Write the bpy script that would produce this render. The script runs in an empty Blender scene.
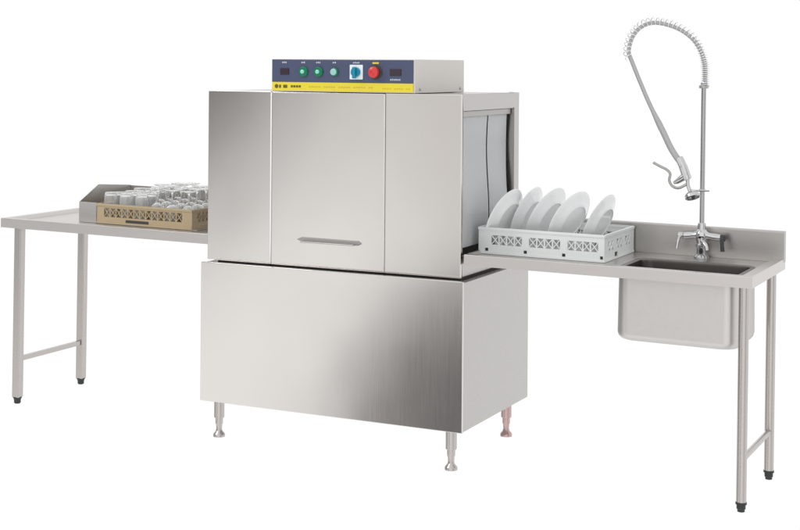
import bpy, bmesh, math, random
from mathutils import Vector, Matrix
random.seed(7)
S = bpy.context.scene
C = S.collection

# ------------------------------------------------------------------ materials
def nodes(name):
    m = bpy.data.materials.new(name); m.use_nodes = True
    nt = m.node_tree
    return m, nt, nt.nodes['Principled BSDF']

def steel(name, col, rough, scale=(3, 3, 90), streak=0.035, bump=0.02, tone=0.03, metallic=1.0, wave=.003):
    """brushed sheet: fine streaks stretched along one direction plus faint handling marks"""
    m, nt, b = nodes(name)
    tc = nt.nodes.new('ShaderNodeTexCoord')
    mp = nt.nodes.new('ShaderNodeMapping'); mp.inputs['Scale'].default_value = scale
    nt.links.new(tc.outputs['Object'], mp.inputs['Vector'])
    n = nt.nodes.new('ShaderNodeTexNoise'); n.inputs['Scale'].default_value = 6; n.inputs['Detail'].default_value = 5
    nt.links.new(mp.outputs['Vector'], n.inputs['Vector'])
    n2 = nt.nodes.new('ShaderNodeTexNoise'); n2.inputs['Scale'].default_value = 3.1; n2.inputs['Detail'].default_value = 3
    nt.links.new(tc.outputs['Object'], n2.inputs['Vector'])
    r = nt.nodes.new('ShaderNodeMapRange')
    r.inputs['To Min'].default_value = rough - streak; r.inputs['To Max'].default_value = rough + streak
    nt.links.new(n.outputs['Fac'], r.inputs['Value'])
    ad = nt.nodes.new('ShaderNodeMath'); ad.operation = 'MULTIPLY_ADD'
    ad.inputs[1].default_value = 0.06; nt.links.new(n2.outputs['Fac'], ad.inputs[0])
    nt.links.new(r.outputs['Result'], ad.inputs[2])
    nt.links.new(ad.outputs['Value'], b.inputs['Roughness'])
    mx = nt.nodes.new('ShaderNodeMix'); mx.data_type = 'RGBA'
    mx.inputs['A'].default_value = (*[c * (1 - tone) for c in col], 1)
    mx.inputs['B'].default_value = (*[min(1, c * (1 + tone)) for c in col], 1)
    nt.links.new(n.outputs['Fac'], mx.inputs['Factor'])
    nt.links.new(mx.outputs['Result'], b.inputs['Base Color'])
    bp = nt.nodes.new('ShaderNodeBump'); bp.inputs['Strength'].default_value = bump; bp.inputs['Distance'].default_value = 0.0006
    nt.links.new(n.outputs['Fac'], bp.inputs['Height'])
    n3 = nt.nodes.new('ShaderNodeTexNoise'); n3.inputs['Scale'].default_value = 2.2; n3.inputs['Detail'].default_value = 1
    nt.links.new(tc.outputs['Object'], n3.inputs['Vector'])
    b2 = nt.nodes.new('ShaderNodeBump'); b2.inputs['Strength'].default_value = .5; b2.inputs['Distance'].default_value = wave
    nt.links.new(n3.outputs['Fac'], b2.inputs['Height']); nt.links.new(bp.outputs['Normal'], b2.inputs['Normal'])
    nt.links.new(b2.outputs['Normal'], b.inputs['Normal'])
    b.inputs['Metallic'].default_value = metallic
    return m

def plain(name, col, rough=0.4, metallic=0.0, tone=0.05, scale=20, bump=0.0, **kw):
    m, nt, b = nodes(name)
    tc = nt.nodes.new('ShaderNodeTexCoord')
    n = nt.nodes.new('ShaderNodeTexNoise'); n.inputs['Scale'].default_value = scale; n.inputs['Detail'].default_value = 4
    nt.links.new(tc.outputs['Object'], n.inputs['Vector'])
    mx = nt.nodes.new('ShaderNodeMix'); mx.data_type = 'RGBA'
    mx.inputs['A'].default_value = (*[c * (1 - tone) for c in col], 1)
    mx.inputs['B'].default_value = (*[min(1, c * (1 + tone)) for c in col], 1)
    nt.links.new(n.outputs['Fac'], mx.inputs['Factor'])
    nt.links.new(mx.outputs['Result'], b.inputs['Base Color'])
    b.inputs['Roughness'].default_value = rough; b.inputs['Metallic'].default_value = metallic
    if bump:
        bp = nt.nodes.new('ShaderNodeBump'); bp.inputs['Strength'].default_value = bump; bp.inputs['Distance'].default_value = 0.001
        nt.links.new(n.outputs['Fac'], bp.inputs['Height']); nt.links.new(bp.outputs['Normal'], b.inputs['Normal'])
    for k, v in kw.items(): b.inputs[k.replace('_', ' ')].default_value = v
    return m

M = {}
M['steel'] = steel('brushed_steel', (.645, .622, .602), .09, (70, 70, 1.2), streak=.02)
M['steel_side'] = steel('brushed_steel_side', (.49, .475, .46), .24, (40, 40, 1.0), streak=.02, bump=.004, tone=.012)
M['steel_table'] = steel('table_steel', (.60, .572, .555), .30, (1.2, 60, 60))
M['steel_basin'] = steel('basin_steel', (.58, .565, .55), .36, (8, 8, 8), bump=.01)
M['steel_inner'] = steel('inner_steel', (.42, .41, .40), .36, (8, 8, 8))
M['steel_leg'] = steel('leg_steel', (.49, .463, .445), .24, (60, 60, 1))
M['steel_box'] = plain('box_sheet_steel', (.60, .57, .545), .42, .55, .02, 8)
M['copper_foot'] = steel('reddish_foot_steel', (.50, .36, .345), .25, (20, 20, 2))
M['chrome'] = plain('chrome', (.55, .55, .56), .10, 1.0, .01)
M['spring'] = plain('spring_wire', (.80, .80, .82), .22, .8, .01)
M['hose'] = plain('hose_sleeve', (.40, .40, .405), .30, .4, .04, 60)
M['black'] = plain('black_plastic', (.018, .02, .02), .45)
M['dark_matte'] = plain('dark_matte', (.05, .048, .045), .6)
M['blue'] = plain('blue_fascia_print', (.055, .07, .135), .35, 0, .04)
M['yellow'] = plain('yellow_fascia_print', (.72, .60, .035), .35, 0, .04)
M['ink'] = plain('dark_ink', (.10, .08, .02), .5)
M['pale_ink'] = plain('pale_ink', (.45, .48, .55), .5)
M['display'] = plain('display_glass', (.03, .018, .03), .15)
M['green'] = plain('green_button', (.0, .16, .085), .25)
M['green_cap'] = plain('green_button_lens', (.22, .66, .48), .2)
M['teal_cap'] = plain('pale_green_lens', (.28, .55, .50), .25)
M['white_plate'] = plain('white_switch_plate', (.78, .84, .86), .35)
M['teal'] = plain('teal_switch', (.0, .22, .36), .3)
M['red'] = plain('red_button', (.60, .03, .035), .25)
M['china'] = plain('white_china', (.86, .87, .875), .10, 0, .01, 5, Coat_Weight=.4)
M['grey_rack'] = plain('pale_grey_plastic', (.76, .79, .785), .42, 0, .03, 12, bump=.03)
M['tan_rack'] = plain('tan_plastic', (.48, .375, .235), .42, 0, .05, 12, bump=.03)
M['basin_in'] = steel('shaded_basin_steel', (.20, .185, .175), .34, (8, 8, 8), bump=.01)  # inside of the basin: its shade is put into a darker colour
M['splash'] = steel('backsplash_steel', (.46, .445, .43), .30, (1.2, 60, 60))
M['riser'] = plain('riser_chrome', (.40, .40, .41), .18, 1.0, .01)
M['seam_glint'] = plain('bright_seam_highlight', (.95, .94, .93), .5, .3, .01)  # pale colours stand for the highlights along the panel seams
M['seam_glint_dull'] = plain('dull_seam_highlight', (.72, .70, .69), .4, .6, .01)
M['tray'] = steel('tray_steel', (.56, .545, .53), .36, (8, 8, 8))
M['curtain'] = plain('curtain_vinyl', (.95, .965, .985), .28, 0, .03, 3, Coat_Weight=.3)
m, nt, b = nodes('clear_glass')
b.inputs['Base Color'].default_value = (.98, .985, .985, 1); b.inputs['Roughness'].default_value = .06
b.inputs['Transmission Weight'].default_value = .86; b.inputs['IOR'].default_value = 1.30
tc = nt.nodes.new('ShaderNodeTexCoord'); n = nt.nodes.new('ShaderNodeTexNoise'); n.inputs['Scale'].default_value = 25
nt.links.new(tc.outputs['Object'], n.inputs['Vector'])
bp = nt.nodes.new('ShaderNodeBump'); bp.inputs['Strength'].default_value = .05; bp.inputs['Distance'].default_value = .001
nt.links.new(n.outputs['Fac'], bp.inputs['Height']); nt.links.new(bp.outputs['Normal'], b.inputs['Normal'])
M['glass'] = m

# ------------------------------------------------------------------ mesh helpers
ORIG = {}
def root_origin(o):
    while o.parent: o = o.parent
    return ORIG.get(o.name, Vector((0, 0, 0)))

def obj(name, bm, mat, parent=None, smooth=True, angle=35, origin=None):
    """bm holds world coordinates; they become local to the top-level thing"""
    off = root_origin(parent) if parent else (Vector(origin) if origin else Vector((0, 0, 0)))
    if off.length: bmesh.ops.translate(bm, verts=bm.verts, vec=-off)
    bmesh.ops.recalc_face_normals(bm, faces=bm.faces)
    me = bpy.data.meshes.new(name)
    if smooth:
        for f in bm.faces: f.smooth = True
        for e in bm.edges:
            if len(e.link_faces) != 2 or e.calc_face_angle(0) > math.radians(angle): e.smooth = False
    bm.to_mesh(me); bm.free()
    me.materials.append(M[mat])
    o = bpy.data.objects.new(name, me); C.objects.link(o)
    if smooth:
        wn = o.modifiers.new('weighted_normals', 'WEIGHTED_NORMAL'); wn.keep_sharp = True; wn.weight = 100
    if parent: o.parent = parent
    elif origin:
        o.location = origin; ORIG[o.name] = Vector(origin)
    return o

def thing(name, label, cat, loc=(0, 0, 0), group=None):
    o = bpy.data.objects.new(name, None); C.objects.link(o); o.location = loc
    o.empty_display_size = .1
    ORIG[o.name] = Vector(loc)
    o['label'] = label; o['category'] = cat
    if group: o['group'] = group
    return o

def nb(): return bmesh.new()

def box(bm, a, c, bevel=0.0, seg=2):
    t = nb()
    bmesh.ops.create_cube(t, size=1)
    sz = [c[i] - a[i] for i in range(3)]; ce = [(c[i] + a[i]) / 2 for i in range(3)]
    for v in t.verts: v.co = Vector([v.co[i] * sz[i] + ce[i] for i in range(3)])
    if bevel: bmesh.ops.bevel(t, geom=t.edges[:], offset=bevel, segments=seg, profile=.5, affect='EDGES')
    merge(bm, t)
    return bm

def merge(bm, t, mat=None):
    me = bpy.data.meshes.new('tmp'); 
    if mat is not None: bmesh.ops.transform(t, matrix=mat, verts=t.verts)
    t.to_mesh(me); t.free(); bm.from_mesh(me); bpy.data.meshes.remove(me)

def lathe(bm, prof, n=32, mat=None, cap=True):
    """prof: list of (r, z)"""
    t = nb(); rings = []
    for r, z in prof:
        if r < 1e-6: rings.append([t.verts.new((0, 0, z))])
        else: rings.append([t.verts.new((r * math.cos(2 * math.pi * i / n), r * math.sin(2 * math.pi * i / n), z)) for i in range(n)])
    for A, B in zip(rings, rings[1:]):
        for i in range(n):
            j = (i + 1) % n
            if len(A) == 1 and len(B) == 1: continue
            if len(A) == 1: t.faces.new((A[0], B[i], B[j]))
            elif len(B) == 1: t.faces.new((A[i], A[j], B[0]))
            else: t.faces.new((A[i], A[j], B[j], B[i]))
    if cap:
        for R in (rings[0], rings[-1]):
            if len(R) > 1: t.faces.new(R)
    merge(bm, t, mat)
    return bm

def align(p, d):
    """matrix taking +z to d at p"""
    return Matrix.Translation(Vector(p)) @ Vector((0, 0, 1)).rotation_difference(Vector(d).normalized()).to_matrix().to_4x4()

def cyl(bm, a, c, r, n=24, bevel=0.0):
    a = Vector(a); c = Vector(c); L = (c - a).length
    b_ = min(bevel, r * .5, L * .4)
    prof = [(r, 0), (r, L)] if not bevel else [(r - b_, 0), (r - .3 * b_, .3 * b_), (r, b_), (r, L - b_), (r - .3 * b_, L - .3 * b_), (r - b_, L)]
    lathe(bm, prof, n, align(a, c - a))
    return bm

def spline(pts, per=10):
    P = [Vector(p) for p in pts]; P = [P[0] * 2 - P[1]] + P + [P[-1] * 2 - P[-2]]
    out = []
    for i in range(1, len(P) - 2):
        for k in range(per):
            t = k / per
            out.append(.5 * ((2 * P[i]) + (-P[i-1] + P[i+1]) * t + (2 * P[i-1] - 5 * P[i] + 4 * P[i+1] - P[i+2]) * t * t + (-P[i-1] + 3 * P[i] - 3 * P[i+1] + P[i+2]) * t ** 3))
    out.append(P[-2]); return out

def frames(pts):
    T = [(pts[min(i + 1, len(pts) - 1)] - pts[max(i - 1, 0)]).normalized() for i in range(len(pts))]
    n = T[0].orthogonal().normalized(); N = []
    for t in T:
        n = (n - t * n.dot(t)).normalized(); N.append(n.copy())
    return T, N

def tube(bm, pts, r, n=12, cap=True):
    """r: number or list"""
    T, N = frames(pts); t = nb(); rings = []
    for i, p in enumerate(pts):
        rr = r[i] if isinstance(r, (list, tuple)) else r
        B = T[i].cross(N[i])
        rings.append([t.verts.new(p + (N[i] * math.cos(2 * math.pi * k / n) + B * math.sin(2 * math.pi * k / n)) * rr) for k in range(n)])
    for A, B in zip(rings, rings[1:]):
        for k in range(n): t.faces.new((A[k], A[(k + 1) % n], B[(k + 1) % n], B[k]))
    if cap: t.faces.new(rings[0]); t.faces.new(rings[-1])
    merge(bm, t); return bm

def extrude_poly(bm, poly, fn, d):
    """poly: 2d points, fn(u,v,w)->3d, from w=d[0] to w=d[1]"""
    t = nb()
    A = [t.verts.new(fn(u, v, d[0])) for u, v in poly]; B = [t.verts.new(fn(u, v, d[1])) for u, v in poly]
    t.faces.new(A); t.faces.new(B)
    for i in range(len(A)): t.faces.new((A[i], A[(i + 1) % len(A)], B[(i + 1) % len(A)], B[i]))
    merge(bm, t); return bm

def holed(bm, us, vs, hole, fn, th):
    """sheet cut on a grid; hole(uc, vc) says which cells are open; thickness th along w"""
    t = nb(); V = {}
    us = sorted(set(round(u, 5) for u in us)); vs = sorted(set(round(v, 5) for v in vs))
    cells = {(i, j) for i in range(len(us) - 1) for j in range(len(vs) - 1) if not hole((us[i] + us[i+1]) / 2, (vs[j] + vs[j+1]) / 2)}
    def vt(i, j, w):
        if (i, j, w) not in V: V[(i, j, w)] = t.verts.new(fn(us[i], vs[j], th * w))
        return V[(i, j, w)]
    for (i, j) in cells:
        for w in (0, 1): t.faces.new((vt(i, j, w), vt(i+1, j, w), vt(i+1, j+1, w), vt(i, j+1, w)))
        for (di, dj, a, b_) in ((-1, 0, (i, j), (i, j+1)), (1, 0, (i+1, j), (i+1, j+1)), (0, -1, (i, j), (i+1, j)), (0, 1, (i, j+1), (i+1, j+1))):
            if (i + di, j + dj) not in cells:
                t.faces.new((vt(*a, 0), vt(*b_, 0), vt(*b_, 1), vt(*a, 1)))
    merge(bm, t); return bm

def rrect(x0, y0, x1, y1, r, n=6):
    out = []
    for cx, cy, a0 in ((x1 - r, y1 - r, 0), (x0 + r, y1 - r, 90), (x0 + r, y0 + r, 180), (x1 - r, y0 + r, 270)):
        for k in range(n + 1):
            a = math.radians(a0 + 90 * k / n); out.append((cx + r * math.cos(a), cy + r * math.sin(a)))
    return out

def loops(bm, L, cap_first=False, cap_last=False):
    t = nb(); R = [[t.verts.new(p) for p in l] for l in L]; n = len(R[0])
    for A, B in zip(R, R[1:]):
        for i in range(n): t.faces.new((A[i], A[(i + 1) % n], B[(i + 1) % n], B[i]))
    if cap_first: t.faces.new(R[0])
    if cap_last: t.faces.new(R[-1])
    merge(bm, t); return bm

def copy_tree(o, parent=None):
    c = o.copy(); C.objects.link(c); c.parent = parent
    for ch in list(o.children): copy_tree(ch, c)
    return c

# ------------------------------------------------------------------ dishwasher
W0, W1, WD = .018, 1.224, .743           # lower cabinet
HL, HR, HF, HD = .008, 1.186, .066, .716  # hood
HT, HB, LT, LB = 1.486, .762, .752, .166
mc = thing('rack_dishwasher', 'large brushed steel conveyor dishwasher with blue and yellow control strip on top', 'dishwasher', (.6, .37, 0))
SX, SY = .321, .851                       # seams

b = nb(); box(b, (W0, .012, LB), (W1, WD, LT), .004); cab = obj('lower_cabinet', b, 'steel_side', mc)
b = nb(); box(b, (W0 - .001, 0, LB - .002), (W1 + .001, .0135, LT + .004), .003); obj('front_panel', b, 'steel', mc)
b = nb(); box(b, (W0 + .03, .088, LT - .01), (HR - .008, WD - .04, HB + .02)); obj('gap_shadow', b, 'dark_matte', mc)  # dark block painting the shadow line between hood and cabinet

# hood: shell with a tunnel from side to side
HO = (.088, .652)     # opening in y
OZ = (.846, 1.420)    # opening in z
b = nb()
box(b, (HL + .002, HF + .014, HT - .014), (HR - .001, HD - .002, HT - .001), .002)             # roof sheet
box(b, (HL + .002, HD - .016, HB), (HR - .001, HD - .001, HT - .0145), .002)      # back sheet
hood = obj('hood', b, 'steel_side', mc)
for nm, xo in (('side_frame', HR - .045), ('side_frame', HL)):
    b = nb()
    ys = [HF + .0145, HO[0], HO[1], HD - .0165]; zs = [HB, OZ[0], OZ[1], HT - .0145]
    if xo > 1: ys[-1] = HD; zs[-1] = HT
    holed(b, ys, zs, lambda u, v: HO[0] < u < HO[1] and OZ[0] < v < OZ[1], lambda u, v, w: (xo + w, u, v), .045)
    bmesh.ops.bevel(b, geom=[e for e in b.edges if len(e.link_faces) == 2 and e.calc_face_angle(0) > 1], offset=.002, segments=2, affect='EDGES')
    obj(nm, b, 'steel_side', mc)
b = nb()
box(b, (HL + .046, HO[1] + .004, OZ[0] - .02), (HR - .046, HO[1] + .012, OZ[1] + .01))
box(b, (HL + .046, HO[0] - .004, OZ[0] - .02), (HR - .046, HO[0] - .001, OZ[1] + .01))
box(b, (HL + .046, HO[0] + .0, OZ[1] + .011), (HR - .046, HO[1] + .0, OZ[1] + .019))
box(b, (HL + .046, HO[0] + .0, OZ[0] - .04), (HR - .046, HO[1] + .003, OZ[0] - .021))
obj('tunnel_lining', b, 'steel_inner', mc)
# front panels
b = nb(); box(b, (HL, HF - .001, HB - .004), (SX - .0025, HF + .0135, HT), .0025); obj('fixed_panel', b, 'steel', mc)
b = nb(); box(b, (SX + .0025, HF - .001, HB - .004), (SY - .0025, HF + .0135, HT - .0015), .003); door = obj('door', b, 'steel', mc)
b = nb(); box(b, (SY + .0025, HF - .001, HB - .004), (HR + .001, HF + .0135, HT), .003); obj('fixed_panel', b, 'steel', mc)
for sx_, w_, mt in ((SX, .0022, 'seam_glint'), (SY, .0022, 'seam_glint_dull')):  # added pale strips painting the highlight along each seam
    b = nb(); box(b, (sx_ - w_, HF - .0035, HB - .003), (sx_ + w_, HF + .010, HT - .003), .001, 1); obj('seam_highlight', b, mt, mc)
# door handle: a folded lip with pointed ends
b = nb()
poly = [(.452, .872), (.472, .881), (.733, .879), (.749, .869), (.733, .862), (.472, .865)]
extrude_poly(b, poly, lambda u, v, w: (u, HF - .001 - w, v), (0.0005, .010))
box(b, (.478, HF - .034, .862), (.728, HF - .0115, .867), .002)
bmesh.ops.bevel(b, geom=[e for e in b.edges if len(e.link_faces) == 2 and e.calc_face_angle(0) > .6][:18], offset=.0012, segments=1, affect='EDGES')
obj('handle', b, 'steel_inner', door)

# strip curtains just inside the right opening
def curtain(y0, y1, z0, z1, xx, amp, ph, edge=0.0):
    t = nb(); nu, nv = 26, 22; G = []
    for i in range(nu + 1):
        row = []
        for j in range(nv + 1):
            v = j / nv; u = i / nu
            y1e = y1 + edge * math.sin(v * 9.0 + 1.1) * (1 - .3 * v)
            y = y0 + (y1e - y0) * u; z = z0 + (z1 - z0) * v
            x = xx + amp * (1 - v * .8) * math.sin(u * 7 + ph + v * 2.0) + .006 * math.sin(v * 6 + ph)
            row.append(t.verts.new((x, y, z)))
        G.append(row)
    for i in range(nu):
        for j in range(nv): t.faces.new((G[i][j], G[i+1][j], G[i+1][j+1], G[i][j+1]))
    bmesh.ops.solidify(t, geom=t.faces[:], thickness=.003)
    return t
obj('curtain_strip', curtain(.096, .402, .872, 1.413, 1.163, .0015, .4), 'curtain', mc, angle=60)
obj('curtain_strip', curtain(.414, .628, .872, 1.413, 1.163, .0015, .4, .007), 'curtain', mc, angle=60)
obj('curtain_strip', curtain(.10, .34, .90, 1.413, .06, .006, .4), 'curtain', mc, angle=60)
obj('curtain_strip', curtain(.35, .62, .90, 1.413, .06, .008, 2.1), 'curtain', mc, angle=60)
b = nb(); box(b, (1.140, .095, 1.395), (1.174, .645, 1.4185), .003); obj('curtain_rail', b, 'steel_inner', mc)

# control box
BX0, BX1, BF, BD, BZ = SX, .984, .068, .581, 1.6245
b = nb(); box(b, (BX0, BF, HT + .001), (BX1, BD, BZ), .004); cb = obj('control_box', b, 'steel_box', mc)
FY = BF - .003
b = nb(); box(b, (BX0 + .001, FY, 1.527), (BX1 - .008, BF - .0002, BZ - .003), .001, 1); fas = obj('fascia', b, 'blue', cb)
b = nb(); box(b, (BX0 + .001, FY, 1.4905), (BX1 - .008, BF - .0002, 1.5268), .001, 1); strip = obj('fascia_strip', b, 'yellow', cb)
CZ = 1.571
def disc(nm, x, z, prof, mat, par, n=28):
    b = nb(); lathe(b, prof, n, align((x, FY, z), (0, -1, 0))); return obj(nm, b, mat, par)
for x in (.384, .898):
    b = nb(); w = .021 if x < .5 else .025
    box(b, (x - w, FY - .003, CZ - .014), (x + w, FY + .0005, CZ + .014), .001, 1); obj('display', b, 'display', cb)
for x, cap, ringm in ((.474, 'green_cap', 'green'), (.545, 'green_cap', 'green'), (.620, 'teal_cap', 'green')):
    r = .0215 if cap == 'green_cap' else .0185
    o = disc('push_button', x, CZ, [(r, 0), (r, .006), (r * .82, .010), (r * .6, .010)], ringm, cb)
    disc('lens', x, CZ, [(r * .42 if cap == 'green_cap' else r * .78, .009), (r * .40 if cap == 'green_cap' else r * .74, .014), (r * .2, .016), (0, .0165)], cap, o)
b = nb(); box(b, (.721 - .030, FY - .004, CZ - .030), (.721 + .030, FY + .0005, CZ + .030), .002); sw = obj('rotary_switch', b, 'white_plate', cb)
b = nb(); lathe(b, [(.020, 0), (.020, .010), (.017, .013), (0, .013)], 28, align((.721, FY - .004, CZ), (0, -1, 0)))
box(b, (.721 - .007, FY - .030, CZ - .026), (.721 + .007, FY - .012, CZ + .021), .003); obj('knob', b, 'teal', sw)
st = disc('stop_button', .808, CZ, [(.030, 0), (.030, .003), (.014, .0035), (.014, .014)], 'dark_matte', cb)
disc('button_head', .808, CZ, [(.010, .012), (.0225, .014), (.024, .020), (.0215, .027), (.014, .030), (0, .031)], 'red', st)
for x, w in ((.474, .010), (.545, .011), (.620, .009), (.721, .016), (.898, .024), (.384, .012)):
    z = CZ + (.038 if x != .898 else -.030)
    b = nb(); k = max(2, int(w / .0035))
    for i in range(k):
        xx = x - w + 2 * w * i / k
        box(b, (xx, FY - .0012, z - .003), (xx + 2 * w / k * .68, FY + .0003, z + .003 + .001 * (i % 2)))
    obj('button_caption', b, 'pale_ink', fas)
b = nb(); box(b, (.808 - .014, FY - .0012, CZ + .034), (.808 + .014, FY + .0003, CZ + .041)); obj('button_caption', b, 'yellow', fas)
b = nb()
lathe(b, [(.0085, 0), (.0085, .001), (0, .001)], 20, align((.345, FY, 1.509), (0, -1, 0)))
for x in (.362, .382, .392): box(b, (x - .0045, FY - .0012, 1.502), (x + .0045, FY + .0003, 1.515))
for i in range(4): box(b, (.414 + i * .0125, FY - .0012, 1.5045), (.4235 + i * .0125, FY + .0003, 1.5135))
obj('strip_lettering', b, 'ink', strip)
b = nb()
for k in range(26):
    x = .50 + k * .0115
    if k % 6 == 5: continue
    box(b, (x, FY - .0011, 1.5055), (x + .0075, FY + .0003, 1.5105))
M['faint_ink'] = plain('faint_ochre_ink', (.60, .42, .04), .5)
obj('strip_lettering', b, 'faint_ink', strip); b = nb()
for k in range(12):
    x = .84 + k * .0105
    if k % 5 == 4: continue
    box(b, (x, FY - .0011, 1.5025), (x + .006, FY + .0003, 1.5065))
M['faint_ink'] = plain('faint_ochre_ink', (.60, .42, .04), .5)
obj('strip_lettering', b, 'faint_ink', strip)
for y in (.115, .535):
    b = nb(); lathe(b, [(.006, 0), (.006, .002), (.003, .0035), (0, .0035)], 16, align((BX1, y, 1.503), (1, 0, 0))); obj('screw', b, 'steel_inner', cb)

def machine_leg(x, y, mat):
    b = nb()
    lathe(b, [(.030, LB - .001), (.030, LB - .008), (.0225, LB - .010), (.0225, .085), (.021, .082)], 28, Matrix.Translation((x, y, 0)))
    o = obj('leg', b, mat, mc)
    b = nb()
    lathe(b, [(.0165, .083), (.0165, .058), (.0135, .052), (.0125, .034), (.015, .024), (.024, .014), (.026, .008), (.0255, .001), (.02, 0)], 28, Matrix.Translation((x, y, 0)))
    obj('foot', b, mat, o)
    return o
machine_leg(.068, .075, 'steel_leg'); machine_leg(1.152, .065, 'steel_leg')
o = machine_leg(1.148, .683, 'copper_foot'); o['label'] = 'pinkish rear leg'
machine_leg(.068, .683, 'steel_leg')
mc.rotation_euler = (0, -.0085, 0)

# ------------------------------------------------------------------ tables
ZR, ZP, ZS = .860, .846, .8165
def pan(x0, x1, y0, y1, ins, hole=None):
    """marine-edged top: ins = width of raised rim on left, right, front, back (0 = open)"""
    b = nb()
    def rect(z, k, sl=0.0):
        l, r, f, k_ = [(i * k + (sl if i else 0)) for i in ins]
        return [(x0 + l, y0 + f, z), (x1 - r, y0 + f, z), (x1 - r, y1 - k_, z), (x0 + l, y1 - k_, z)]
    t = 0.0025
    loops(b, [rect(ZS, .25), rect(ZS, 0), rect(ZR - .004, 0), [(p[0] + dx * .0012, p[1] + dy * .0012, ZR - .0011) for p, dx, dy in zip(rect(0, 0), (1, -1, -1, 1), (1, 1, -1, -1))],
              [(p[0] + dx * .004, p[1] + dy * .004, ZR) for p, dx, dy in zip(rect(0, 0), (1, -1, -1, 1), (1, 1, -1, -1))],
              rect(ZR, 1), rect(ZP, 1, .012)])
    q = rect(ZP, 1, .012)
    X0, Y0, X1, Y1 = q[0][0], q[0][1], q[2][0], q[2][1]
    us = [X0, X1]; vs = [Y0, Y1]
    if hole: us += [hole[0], hole[2]]; vs += [hole[1], hole[3]]
    h = (lambda u, v: hole[0] < u < hole[2] and hole[1] < v < hole[3]) if hole else (lambda u, v: False)
    holed(b, us, vs, h, lambda u, v, w: (u, v, ZP - .003 + w), .003)
    bmesh.ops.remove_doubles(b, verts=b.verts, dist=.0004)
    # underside skirt return
    return b

def square_leg(x, y, s=.019):
    b = nb()
    L = [[(x + px, y + py, z) for px, py in rrect(-s, -s, s, s, .004, 3)] for z in (.03, .845 - .001)]
    loops(b, L, True, True); return b
def foot(x, y, r):
    b = nb()
    lathe(b, [(r, .031), (r, .026), (r * .86, .023), (r * .74, .012), (r * .78, .006), (r * .62, 0)], 24, Matrix.Translation((x, y, 0)))
    return b

# left table
tl = thing('outlet_table', 'stainless steel side table left of the machine, carrying the tan glass rack', 'table', (-.57, .38, 0))
TLX0, TLX1, TY0, TY1 = -1.141, HL - .003, .073, .685
obj('tabletop', pan(TLX0, TLX1, TY0, TY1, (.032, .0001, .03, .03)), 'steel_table', tl)
for x, y in ((-1.053, .105), (-1.053, .590)):
    o = obj('leg', square_leg(x, y), 'steel_leg', tl); obj('foot', foot(x, y, .021), 'black', o)
b = nb(); box(b, (-1.053 - .011, .1245, .195), (-1.053 + .011, .5705, .217), .003); obj('crossbar', b, 'steel_leg', tl)
b = nb(); box(b, (TLX0 + .03, .30, .800), (TLX1 - .05, .36, .8425), .003); obj('stiffener', b, 'steel_leg', tl)

# right table
tr = thing('sink_table', 'stainless steel side table right of the machine with sunken sink and backsplash', 'table', (1.75, .38, 0))
TRX0, TRX1 = HR + .004, 2.314
hole = (1.800, .150, 2.236, .462)
obj('tabletop', pan(TRX0, TRX1, TY0, TY1, (.0001, .040, .030, .0001), hole), 'steel_table', tr)
b = nb()
poly = [(.652, ZP - .001), (.652, .962), (.6535, .9665), (.657, .968), (.684, .968), (.6865, .9665), (.687, .963), (.687, .818), (.682, .818), (.682, .962), (.658, .962), (.657, .955), (.657, ZP - .001)]
extrude_poly(b, [(.652, ZP + .0005), (.652, .962), (.6535, .9665), (.657, .968), (.684, .968), (.6865, .9665), (.687, .963), (.687, ZP + .0005)], lambda u, v, w: (w, u, v), (TRX0 + .002, TRX1 + .001))
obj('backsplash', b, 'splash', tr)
# sink: pressed basin with rolled flange
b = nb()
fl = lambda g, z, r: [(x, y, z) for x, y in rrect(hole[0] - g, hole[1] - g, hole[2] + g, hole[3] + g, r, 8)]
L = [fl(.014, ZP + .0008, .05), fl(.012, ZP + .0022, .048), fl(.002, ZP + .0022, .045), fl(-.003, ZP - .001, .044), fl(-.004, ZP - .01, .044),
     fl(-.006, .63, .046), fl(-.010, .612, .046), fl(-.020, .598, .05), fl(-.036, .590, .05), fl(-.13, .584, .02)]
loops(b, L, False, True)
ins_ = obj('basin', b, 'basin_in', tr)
b = nb()
L = [fl(.012, ZS - .0012, .05), fl(.0145, .60, .052), fl(.011, .585, .054), fl(.004, .576, .055), fl(-.006, .571, .055), fl(-.13, .569, .02)]
loops(b, [fl(.008, ZP - .004, .046)] + L, False, True); obj('basin_shell', b, 'steel_basin', tr)
b = nb(); lathe(b, [(.043, .5858), (.041, .5878), (.030, .5872), (.026, .584), (0, .584)], 32, Matrix.Translation((2.02, .306, 0)), cap=False); obj('drain', b, 'chrome', tr)

for x, y in ((2.279, .102), (2.279, .594)):
    b = nb(); cyl(b, (x, y, .03), (x, y, .8445), .0185, 28)
    o = obj('leg', b, 'steel_leg', tr)
    b = nb()
    lathe(b, [(.020, .036), (.0205, .031), (.0205, .028), (.0165, .027), (.0165, .012), (.0135, .008), (.0135, .001), (.011, 0)], 24, Matrix.Translation((x, y, 0)))
    obj('foot', b, 'black', o)
b = nb(); cyl(b, (2.279, .1195, .188), (2.279, .5765, .188), .0115); obj('crossbar', b, 'steel_leg', tr)

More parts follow.
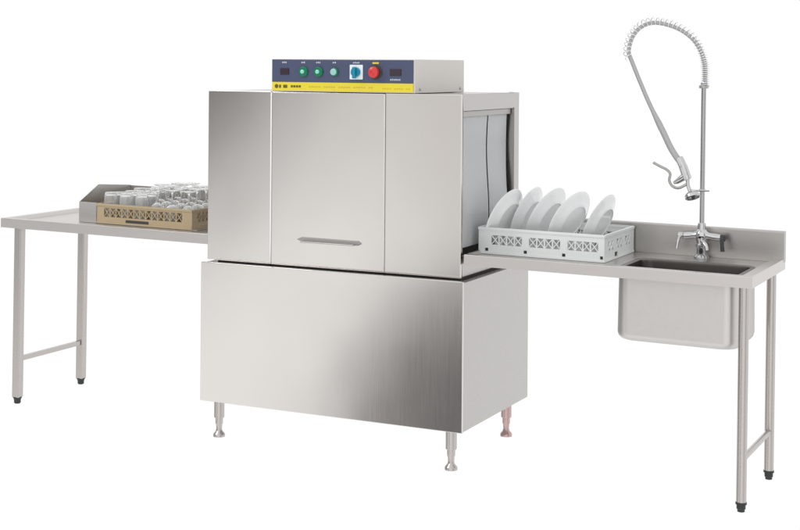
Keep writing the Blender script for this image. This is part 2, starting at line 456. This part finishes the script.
# ------------------------------------------------------------------ pre-rinse faucet
fx, fy = 2.0, .605
fc = thing('spray_faucet', 'tall chrome pre-rinse faucet with coiled hose arching above the sink', 'faucet', (fx, fy, ZP))
b = nb()
lathe(b, [(.030, ZP + .0006), (.030, ZP + .006), (.024, ZP + .012), (.019, ZP + .016), (.019, .888), (.023, .892), (.023, .900), (.018, .906), (.018, .918)], 28, Matrix.Translation((fx, fy, 0)))
body = obj('base', b, 'chrome', fc)
b = nb()
pts = [Vector(p) for p in ((fx - .072, fy, .932), (fx - .056, fy, .933), (fx - .030, fy, .936), (fx - .008, fy, .938), (fx + .008, fy, .938), (fx + .030, fy, .936), (fx + .056, fy, .933), (fx + .078, fy, .932))]
tube(b, pts, [.013, .015, .013, .023, .023, .013, .015, .013], 20)
lathe(b, [(.018, .905), (.024, .925), (.027, .938), (.024, .952), (.016, .962), (.016, .985), (.0135, .988)], 28, Matrix.Translation((fx, fy, 0)))
obj('mixer_body', b, 'chrome', fc)
for sx, mt in ((-1, 'chrome'), (1, 'black')):
    x = fx + sx * .082
    b = nb()
    cyl(b, (x - .008 * sx, fy, .932), (x + .012 * sx, fy, .932), .0135, 20, .002)
    tube(b, [Vector((x, fy - .004, .934)), Vector((x + .004 * sx, fy - .022, .925)), Vector((x + .007 * sx, fy - .030, .905)), Vector((x + .010 * sx, fy - .034, .882))], [.009, .0085, .0075, .0085] if sx > 0 else [.008, .006, .0055, .006], 12)
    o = obj('lever_handle', b, mt, fc)
b = nb()  # swivel outlet tucked below the mixer
tube(b, spline([(fx + .004, fy - .012, .925), (fx + .012, fy - .040, .918), (fx + .03, fy - .055, .905), (fx + .036, fy - .06, .885)], 5), .0085, 12)
obj('spout', b, 'chrome', fc)
b = nb()
cyl(b, (fx, fy, .985), (fx, fy, 1.545), .0098, 20)
obj('riser_pipe', b, 'riser', fc)
b = nb()
cyl(b, (fx, fy, 1.528), (fx, fy, 1.541), .0190, 24, .003); cyl(b, (fx, fy, 1.541), (fx, fy, 1.552), .0125, 24, .002)
obj('collar', b, 'steel_inner', fc)
hp = [(2.006, .605, 1.538), (2.001, .608, 1.635), (1.969, .606, 1.707), (1.919, .592, 1.755), (1.86, .568, 1.782), (1.803, .54, 1.789), (1.762, .51, 1.768), (1.736, .49, 1.727), (1.729, .47, 1.671), (1.746, .46, 1.631), (1.783, .45, 1.551), (1.827, .44, 1.461), (1.888, .43, 1.348), (1.923, .42, 1.286), (1.972, .42, 1.218)]
sp = spline(hp, 14)
# length along the curve
S_ = [0]
for a, c in zip(sp, sp[1:]): S_.append(S_[-1] + (c - a).length)
rad = [(.0085 if s < S_[-1] - .26 else .0085 + .0040 * min(1, (s - (S_[-1] - .26)) / .06)) for s in S_]
b = nb(); tube(b, sp, rad, 16); obj('hose', b, 'hose', fc)
# open coil: hangs on the hose, its turns standing off on the outside of the bend
T, N = frames(sp)
cen = Vector((1.87, .54, 1.60))
def at_s(s):
    for i in range(len(S_) - 1):
        if S_[i + 1] >= s: break
    f = (s - S_[i]) / max(1e-9, S_[i + 1] - S_[i])
    return sp[i].lerp(sp[i + 1], f), T[i].lerp(T[i + 1], f).normalized()
coil = []; s = .0; ph = 0.0
smax = S_[14 * 9 - 4]
while s < smax:
    p, t = at_s(s)
    out = (p - cen); out = (out - t * out.dot(t)).normalized()
    w = min(1, max(0, (s - .10) / .12))
    bn = t.cross(out)
    c0 = p + out * (.0065 * w)
    R = .0155
    coil.append(c0 + (out * math.cos(ph) + bn * math.sin(ph)) * R)
    pitch = .0085 + .0095 * w
    ph += 2 * math.pi / 14; s += pitch / 14
b = nb(); tube(b, coil, .0021, 6); obj('coil_spring', b, 'spring', fc)
# spray valve
b = nb()
v0 = Vector((1.966, .42, 1.228)); v1 = Vector((1.987, .42, 1.172))
cyl(b, v0 + Vector((-.016, 0, .03)), v0 + Vector((.004, 0, -.008)), .0165, 20, .004)
cyl(b, v0, v1, .0175, 20, .005)
tube(b, [Vector((1.988, .42, 1.196)), Vector((1.965, .42, 1.178)), Vector((1.945, .42, 1.163)), Vector((1.932, .42, 1.158))], [.016, .014, .010, .006], 14)
tube(b, spline([(1.987, .42, 1.175), (1.988, .42, 1.153), (1.993, .42, 1.138), (1.999, .42, 1.124)], 4), .0078, 14)
obj('spray_valve', b, 'chrome', fc)
b = nb()
tube(b, spline([(1.852, .41, 1.234), (1.883, .41, 1.219), (1.905, .41, 1.209), (1.920, .41, 1.193), (1.917, .41, 1.166), (1.930, .41, 1.145), (1.954, .41, 1.139), (1.984, .415, 1.154)], 7), .0052, 12)
obj('squeeze_lever', b, 'steel_inner', fc)
b = nb()
d = Vector((.30, -.25, -.80)).normalized()
lathe(b, [(.008, -.014), (.014, -.008), (.027, .002), (.030, .008), (.030, .018), (.026, .021), (.010, .021), (0, .021)], 28, align((2.003, .42, 1.120), d))
obj('spray_head', b, 'chrome', fc)
b = nb()
cyl(b, (fx, fy, 1.112), (fx, fy, 1.124), .0135, 18, .002)
cyl(b, (fx - .030, fy - .02, 1.118), (fx + .030, fy - .005, 1.118), .0035, 10)
obj('hook', b, 'chrome', fc)

# ------------------------------------------------------------------ plate rack
rx0, rx1, ry0, ry1, rz0, rz1 = 1.187, 1.712, .235, .640, ZP + .002, .953
pr = thing('plate_rack', 'pale grey plastic rack of standing white plates on the right table', 'dish rack', ((rx0 + rx1) / 2, (ry0 + ry1) / 2, rz0))
H = rz1 - rz0
def rack_wall(p0, ux, nrm, L, wins, notches, mat, name, par, wz=(.36, .72), th=.004, lattice='x', nz=(.10, .22)):
    """wall with windows (lattice inside) and small square notches near the foot"""
    p0 = Vector(p0); ux = Vector(ux); nrm = Vector(nrm)
    fn = lambda u, v, w: p0 + ux * u + Vector((0, 0, v)) - nrm * w
    us = [0, L]; vs = [0, H_, H_ * wz[0], H_ * wz[1], H_ * nz[0], H_ * nz[1]]
    for a, c in wins: us += [a, c]
    for a, c in notches: us += [a, c]
    def hole(u, v):
        if H_ * wz[0] < v < H_ * wz[1] and any(a < u < c for a, c in wins): return True
        return H_ * nz[0] < v < H_ * nz[1] and any(a < u < c for a, c in notches)
    b = nb(); holed(b, us, vs, hole, fn, th)
    # rolled rims top and bottom
    for z0, z1, o_ in ((H_ - .009, H_ + .001, .004), (-.0005, .008, .003)):
        extrude_poly(b, [(z0, -o_), (z1, -o_), (z1, th + .002), (z0, th + .002)], lambda u, v, w: p0 + ux * w + Vector((0, 0, u)) - nrm * v, (-.001, L + .001))
    for a, c in wins:
        z0, z1 = H_ * wz[0], H_ * wz[1]; n = max(1, round((c - a) / (.0325 if lattice == 'x' else .0475)))
        st_ = (c - a) / n
        for k in range(n):
            A = a + k * st_; B = A + st_
            for (q0, q1) in (((A, z0), (B, z1)), ((A, z1), (B, z0))):
                tube(b, [fn(q0[0], q0[1], th * .5), fn(q1[0], q1[1], th * .5)], .0022, 6)
            if k: extrude_poly(b, [(A - .0025, z0 - .0005), (A + .0025, z0 - .0005), (A + .0025, z1 + .0005), (A - .0025, z1 + .0005)], lambda u, v, w: fn(u, v, w), (.0008, th - .0008))
    return obj(name, b, mat, par)
H_ = H
Lx = rx1 - rx0; Ly = ry1 - ry0
fw = [(.055, .185), (.215, .345), (.375, .505 - .005)]
fn_ = [(.028, .042), (.193, .207), (.353, .367), (.508, .520)]
rack_wall((rx0, ry0, rz0), (1, 0, 0), (0, -1, 0), Lx, fw, fn_, 'grey_rack', 'rack_wall', pr)
rack_wall((rx0, ry1, rz0), (1, 0, 0), (0, 1, 0), Lx, fw, fn_, 'grey_rack', 'rack_wall', pr)
sw_ = [(.045, .125), (.160, .240), (.275, .355)]
rack_wall((rx1, ry0 + .0045, rz0), (0, 1, 0), (1, 0, 0), Ly - .009, sw_, [(.135, .175)], 'grey_rack', 'rack_wall', pr, nz=(.02, .25))
rack_wall((rx0, ry0 + .0045, rz0), (0, 1, 0), (-1, 0, 0), Ly - .009, sw_, [(.135, .175)], 'grey_rack', 'rack_wall', pr, nz=(.02, .25))
for a, c in fn_:  # black blocks behind the notches stand in for the shade inside
    b = nb(); box(b, (rx0 + a - .003, ry0 + .0042, rz0 + .008), (rx0 + c + .003, ry0 + .0058, rz0 + .026)); obj('notch_shade', b, 'black', pr)
b = nb(); box(b, (rx1 - .0062, ry0 + .135, rz0 + .001), (rx1 - .0042, ry0 + .185, rz0 + .030)); obj('notch_shade', b, 'black', pr)
b = nb()
for k in range(13): box(b, (rx0 + .006 + k * .0425, ry0 + .006, rz0 + .010), (rx0 + .010 + k * .0425, ry1 - .006, rz0 + .018))
for k in range(10): box(b, (rx0 + .006, ry0 + .014 + k * .0415, rz0 + .0045), (rx1 - .006, ry0 + .019 + k * .0415, rz0 + .0115))
obj('rack_floor', b, 'grey_rack', pr)
b = nb(); peg0 = None
for k in range(11):
    for j in range(8):
        x = rx0 + .040 + k * .0445; y = ry0 + .035 + j * .048
        if peg0 is None:
            lathe(b, [(.0035, rz0 + .012), (.0028, rz0 + .072), (.001, rz0 + .078)], 8, Matrix.Translation((x, y, 0)))
            px0, py0 = x, y; peg0 = obj('peg', b, 'grey_rack', pr)
        else:
            pg = peg0.copy(); C.objects.link(pg); pg.parent = pr; pg.location = (x - px0, y - py0, 0)

# plates: real rim, well and foot ring; leaning back in the pegs
def plate(name):
    R = .122
    b = nb()
    prof = [(0, .006), (.060, .006), (.076, .0075), (.086, .013), (.100, .018), (.116, .0225), (R, .0245),
            (R + .0012, .0235), (R, .0222), (.116, .0195), (.100, .0145), (.088, .0095), (.078, .003), (.0705, -.001), (.067, -.001), (.0655, .0025), (0, .003)]
    lathe(b, prof, 56, None, cap=False)
    return obj(name, b, 'china', angle=50)
plates = []
#   x at foot, centre y, lean, scale, yaw, z
spots = [(1.222, .345, 24, 1.02, -8, 'leftmost white plate, leaning beside the strip curtain', 0),
         (1.280, .465, 22, 1.02, -4, 'second plate from the left, set back in the grey rack', 0),
         (1.370, .415, 26, 1.07, -10, 'middle white plate of the five in the grey rack', 0),
         (1.484, .372, 26, 1.05, -14, 'second plate from the right, the widest showing in the rack', 0),
         (1.608, .395, 24, 1.0, -6, 'rightmost white plate, standing nearest the sink', 0)]
for i, (x, y, ln, sc, yw, lab, _) in enumerate(spots):
    o = plate('plate') if i == 0 else plates[0].copy()
    if i: C.objects.link(o)
    plates.append(o)
    a = math.radians(ln); R = .122 * sc
    # axis of the plate (its front, +z local) points to -x and up; the back is turned to +x
    axis = Vector((-math.cos(a), 0, math.sin(a)))
    rot = Matrix.Rotation(math.radians(yw), 4, 'Z') @ Vector((0, 0, 1)).rotation_difference(axis).to_matrix().to_4x4()
    o.matrix_world = Matrix.Translation((x + R * math.sin(a), y, rz0 + .019 + R * math.cos(a))) @ rot @ Matrix.Scale(sc, 4)
    o['label'] = lab; o['category'] = 'plate'; o['group'] = 'white plates standing in the grey rack'

# ------------------------------------------------------------------ grey tray and tan glass rack
gx0, gy0, gy1 = -.822, .246, .660
ty = thing('metal_tray', 'dull grey tray with sloping left side holding the tan glass rack', 'tray', (-.5, .45, ZP))
b = nb(); box(b, (gx0, gy0 + .003, ZP + .0008), (-.17, gy1, ZP + .0030)); obj('tray_floor', b, 'tray', ty)
b = nb(); box(b, (gx0 + .0005, gy0, ZP + .0008), (-.722, gy0 + .0028, .941), .0008, 1); obj('front_wall', b, 'tray', ty)
b = nb()
extrude_poly(b, [(gy0 + .003, ZP + .0032), (gy1, ZP + .0032), (gy1, .992), (gy0 + .15, 1.012), (gy0 + .003, .941)], lambda u, v, w: (w, u, v), (gx0, gx0 + .0025)); obj('side_wall', b, 'tray', ty)
b = nb(); box(b, (gx0 + .0028, gy1 - .0028, ZP + .0032), (-.17, gy1 - .0001, .990), .0008, 1); obj('back_wall', b, 'tray', ty)

g0, g1, g2, g3, gz0, gz1 = -.718, -.196, .246, .640, ZP + .0036, .938
gr = thing('glass_rack', 'tan plastic rack with lattice windows holding upturned glasses', 'dish rack', ((g0 + g1) / 2, (g2 + g3) / 2, gz0))
H_ = gz1 - gz0
slot = [(.165, .285)]
def tan_wall(p0, ux, nrm, L, par, slots):
    o = rack_wall(p0, ux, nrm, L, [(.040, L - .052)], slots, 'tan_rack', 'rack_wall', par, wz=(.34, .80), nz=(.05, .22))
    return o
tan_wall((g0, g2, gz0), (1, 0, 0), (0, -1, 0), g1 - g0, gr, slot)
tan_wall((g0, g3, gz0), (1, 0, 0), (0, 1, 0), g1 - g0, gr, slot)
tan_wall((g1, g2 + .0045, gz0), (0, 1, 0), (1, 0, 0), g3 - g2 - .009, gr, [(.13, .25)])
tan_wall((g0, g2 + .0045, gz0), (0, 1, 0), (-1, 0, 0), g3 - g2 - .009, gr, [(.13, .25)])
b = nb(); box(b, (g0 + slot[0][0] - .003, g2 - .0022, gz0 + .003), (g0 + slot[0][1] + .003, g2 + .0035, gz0 + .021), .001, 1); obj('name_plate', b, 'dark_matte', gr)
b = nb()
nx, ny = 6, 5
cxs = (g1 - g0 - .012) / nx; cys = (g3 - g2 - .012) / ny
for k in range(nx + 1): box(b, (g0 + .006 + k * cxs - .001 + (.001 if k == 0 else 0), g2 + .0062, gz0 + .012), (g0 + .006 + k * cxs + .001, g3 - .0062, gz0 + .070))
for k in range(1, ny): box(b, (g0 + .0072, g2 + .006 + k * cys - .001, gz0 + .0125), (g1 - .0072, g2 + .006 + k * cys + .001, gz0 + .0695))
for k in range(14): box(b, (g0 + .0065, g2 + .014 + k * .0278, gz0 + .0045), (g1 - .0065, g2 + .019 + k * .0278, gz0 + .0115))
obj('compartment_grid', b, 'tan_rack', gr)

def tumbler():
    b = nb(); h = .128
    lathe(b, [(.0345, 0), (.0352, .001), (.0340, .03), (.0315, .08), (.0285, .118), (.0265, .126), (.023, h), (0, h), ], 28, None, cap=False)
    t = nb(); lathe(t, [(.0345, 0), (.0330, .001), (.0322, .03), (.0298, .08), (.0270, .112), (.022, .118), (0, .119)], 28, None, cap=False); merge(b, t)
    bmesh.ops.remove_doubles(b, verts=b.verts, dist=.0001)
    return obj('tumbler', b, 'glass', angle=70)
def goblet():
    b = nb()
    lathe(b, [(.0320, 0), (.0328, .001), (.0355, .03), (.0350, .055), (.027, .080), (.010, .094), (.0045, .102), (.0042, .140), (.0075, .150), (.033, .1565), (.0345, .158), (.0335, .160), (0, .1605)], 28, None, cap=False)
    t = nb(); lathe(t, [(.0320, 0), (.0308, .001), (.0335, .03), (.0330, .054), (.025, .077), (.008, .089), (0, .090)], 28, None, cap=False); merge(b, t)
    bmesh.ops.remove_doubles(b, verts=b.verts, dist=.0001)
    return obj('goblet', b, 'glass', angle=70)
tp = gp = None
rowname = ['front', 'second', 'middle', 'fourth', 'rear']
colname = ['at the left end', 'second from the left', 'third from the left', 'fourth from the left', 'fifth from the left', 'at the right end']
for i in range(nx):
    for j in range(ny):
        gob = (i >= 3) or (i == 2 and j >= 2)
        if gob:
            if gp is None: gp = o = goblet()
            else: o = gp.copy(); C.objects.link(o)
        else:
            if tp is None: tp = o = tumbler()
            else: o = tp.copy(); C.objects.link(o)
        o.location = (g0 + .006 + (i + .5) * cxs + random.uniform(-.003, .003), g2 + .006 + (j + .5) * cys + random.uniform(-.003, .003), gz0 + .0118)
        s_ = random.uniform(.97, 1.03)
        o.scale = (1, 1, s_)
        o.rotation_euler = (random.uniform(-.01, .01), random.uniform(-.01, .01), random.uniform(0, 6))
        kind = 'goblet' if gob else 'tumbler'
        o['label'] = f'clear upturned {kind} in the {rowname[j]} row of the tan rack, {colname[i]}'
        o['category'] = 'glass'; o['group'] = f'clear upturned {kind}s in the tan rack'

# ------------------------------------------------------------------ world: white surround, bright and dark patches painted in to shape steel reflections
w = bpy.data.worlds.new('World'); S.world = w; w.use_nodes = True
nt = w.node_tree; bg = nt.nodes['Background']
tc = nt.nodes.new('ShaderNodeTexCoord')
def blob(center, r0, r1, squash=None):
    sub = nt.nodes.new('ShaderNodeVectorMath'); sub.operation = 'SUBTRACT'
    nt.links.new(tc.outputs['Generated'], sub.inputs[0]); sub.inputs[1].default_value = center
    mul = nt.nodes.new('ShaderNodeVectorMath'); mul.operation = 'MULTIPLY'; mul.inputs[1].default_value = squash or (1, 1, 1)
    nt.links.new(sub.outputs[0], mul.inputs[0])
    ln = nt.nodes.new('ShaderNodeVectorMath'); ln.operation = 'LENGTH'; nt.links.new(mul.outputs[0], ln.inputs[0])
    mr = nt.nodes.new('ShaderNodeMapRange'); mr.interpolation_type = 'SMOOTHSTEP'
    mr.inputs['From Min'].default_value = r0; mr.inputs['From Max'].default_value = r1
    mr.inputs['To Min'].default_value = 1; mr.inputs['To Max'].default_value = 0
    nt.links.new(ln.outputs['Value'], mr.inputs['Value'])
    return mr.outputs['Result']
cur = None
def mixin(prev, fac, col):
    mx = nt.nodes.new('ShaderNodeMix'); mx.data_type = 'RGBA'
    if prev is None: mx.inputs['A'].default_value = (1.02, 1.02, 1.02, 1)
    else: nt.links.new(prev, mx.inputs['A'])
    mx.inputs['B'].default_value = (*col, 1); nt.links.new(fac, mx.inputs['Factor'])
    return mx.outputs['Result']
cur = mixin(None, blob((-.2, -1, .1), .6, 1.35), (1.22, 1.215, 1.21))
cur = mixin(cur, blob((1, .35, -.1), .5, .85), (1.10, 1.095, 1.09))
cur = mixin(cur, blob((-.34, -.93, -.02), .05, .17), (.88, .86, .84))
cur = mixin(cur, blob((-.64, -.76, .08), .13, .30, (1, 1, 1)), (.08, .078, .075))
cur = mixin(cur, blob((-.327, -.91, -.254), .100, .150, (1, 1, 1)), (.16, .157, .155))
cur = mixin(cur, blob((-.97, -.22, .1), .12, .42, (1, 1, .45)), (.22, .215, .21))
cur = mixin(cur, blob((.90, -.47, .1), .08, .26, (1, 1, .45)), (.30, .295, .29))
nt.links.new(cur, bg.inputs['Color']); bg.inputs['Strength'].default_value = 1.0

def area(name, loc, target, size, power, col=(1, 1, 1)):
    l = bpy.data.lights.new(name, 'AREA'); l.shape = 'RECTANGLE'; l.size, l.size_y = size; l.energy = power; l.color = col
    o = bpy.data.objects.new(name, l); C.objects.link(o); o.location = loc
    o.rotation_euler = (Vector(target) - Vector(loc)).to_track_quat('-Z', 'Y').to_euler()
    return o
area('added_soft_light', (-2.6, -3.0, 4.2), (.6, .3, .8), (1.6, 1.6), 55)  # unseen area lamp, added to model the shapes from upper left

# ------------------------------------------------------------------ camera
yaw, pitch, roll = .4794, .002, -.0147
F = Vector((-math.sin(yaw) * math.cos(pitch), math.cos(yaw) * math.cos(pitch), math.sin(pitch)))
R0 = Vector((math.cos(yaw), math.sin(yaw), 0)); U0 = R0.cross(F)
Rr = R0 * math.cos(roll) - U0 * math.sin(roll); Ur = R0 * math.sin(roll) + U0 * math.cos(roll)
cam = bpy.data.cameras.new('camera'); co = bpy.data.objects.new('camera', cam); C.objects.link(co)
mw = Matrix.Identity(4)
for i in range(3):
    mw[i][0], mw[i][1], mw[i][2] = Rr[i], Ur[i], -F[i]
mw.translation = Vector((3.4723, -5.4699, 1.627))
co.matrix_world = mw
cam.sensor_width = 36; cam.lens = 1508.84 / 800 * 36
cam.shift_x = (400 - 332.37) / 800; cam.shift_y = (55.43 - 265) / 800
cam.clip_end = 100
S.camera = co
S.render.engine = 'CYCLES'
S.cycles.max_bounces = 14; S.cycles.transmission_bounces = 12; S.cycles.glossy_bounces = 6
S.view_settings.view_transform = 'Standard'; S.view_settings.look = 'None'; S.view_settings.exposure = 0; S.view_settings.gamma = 1
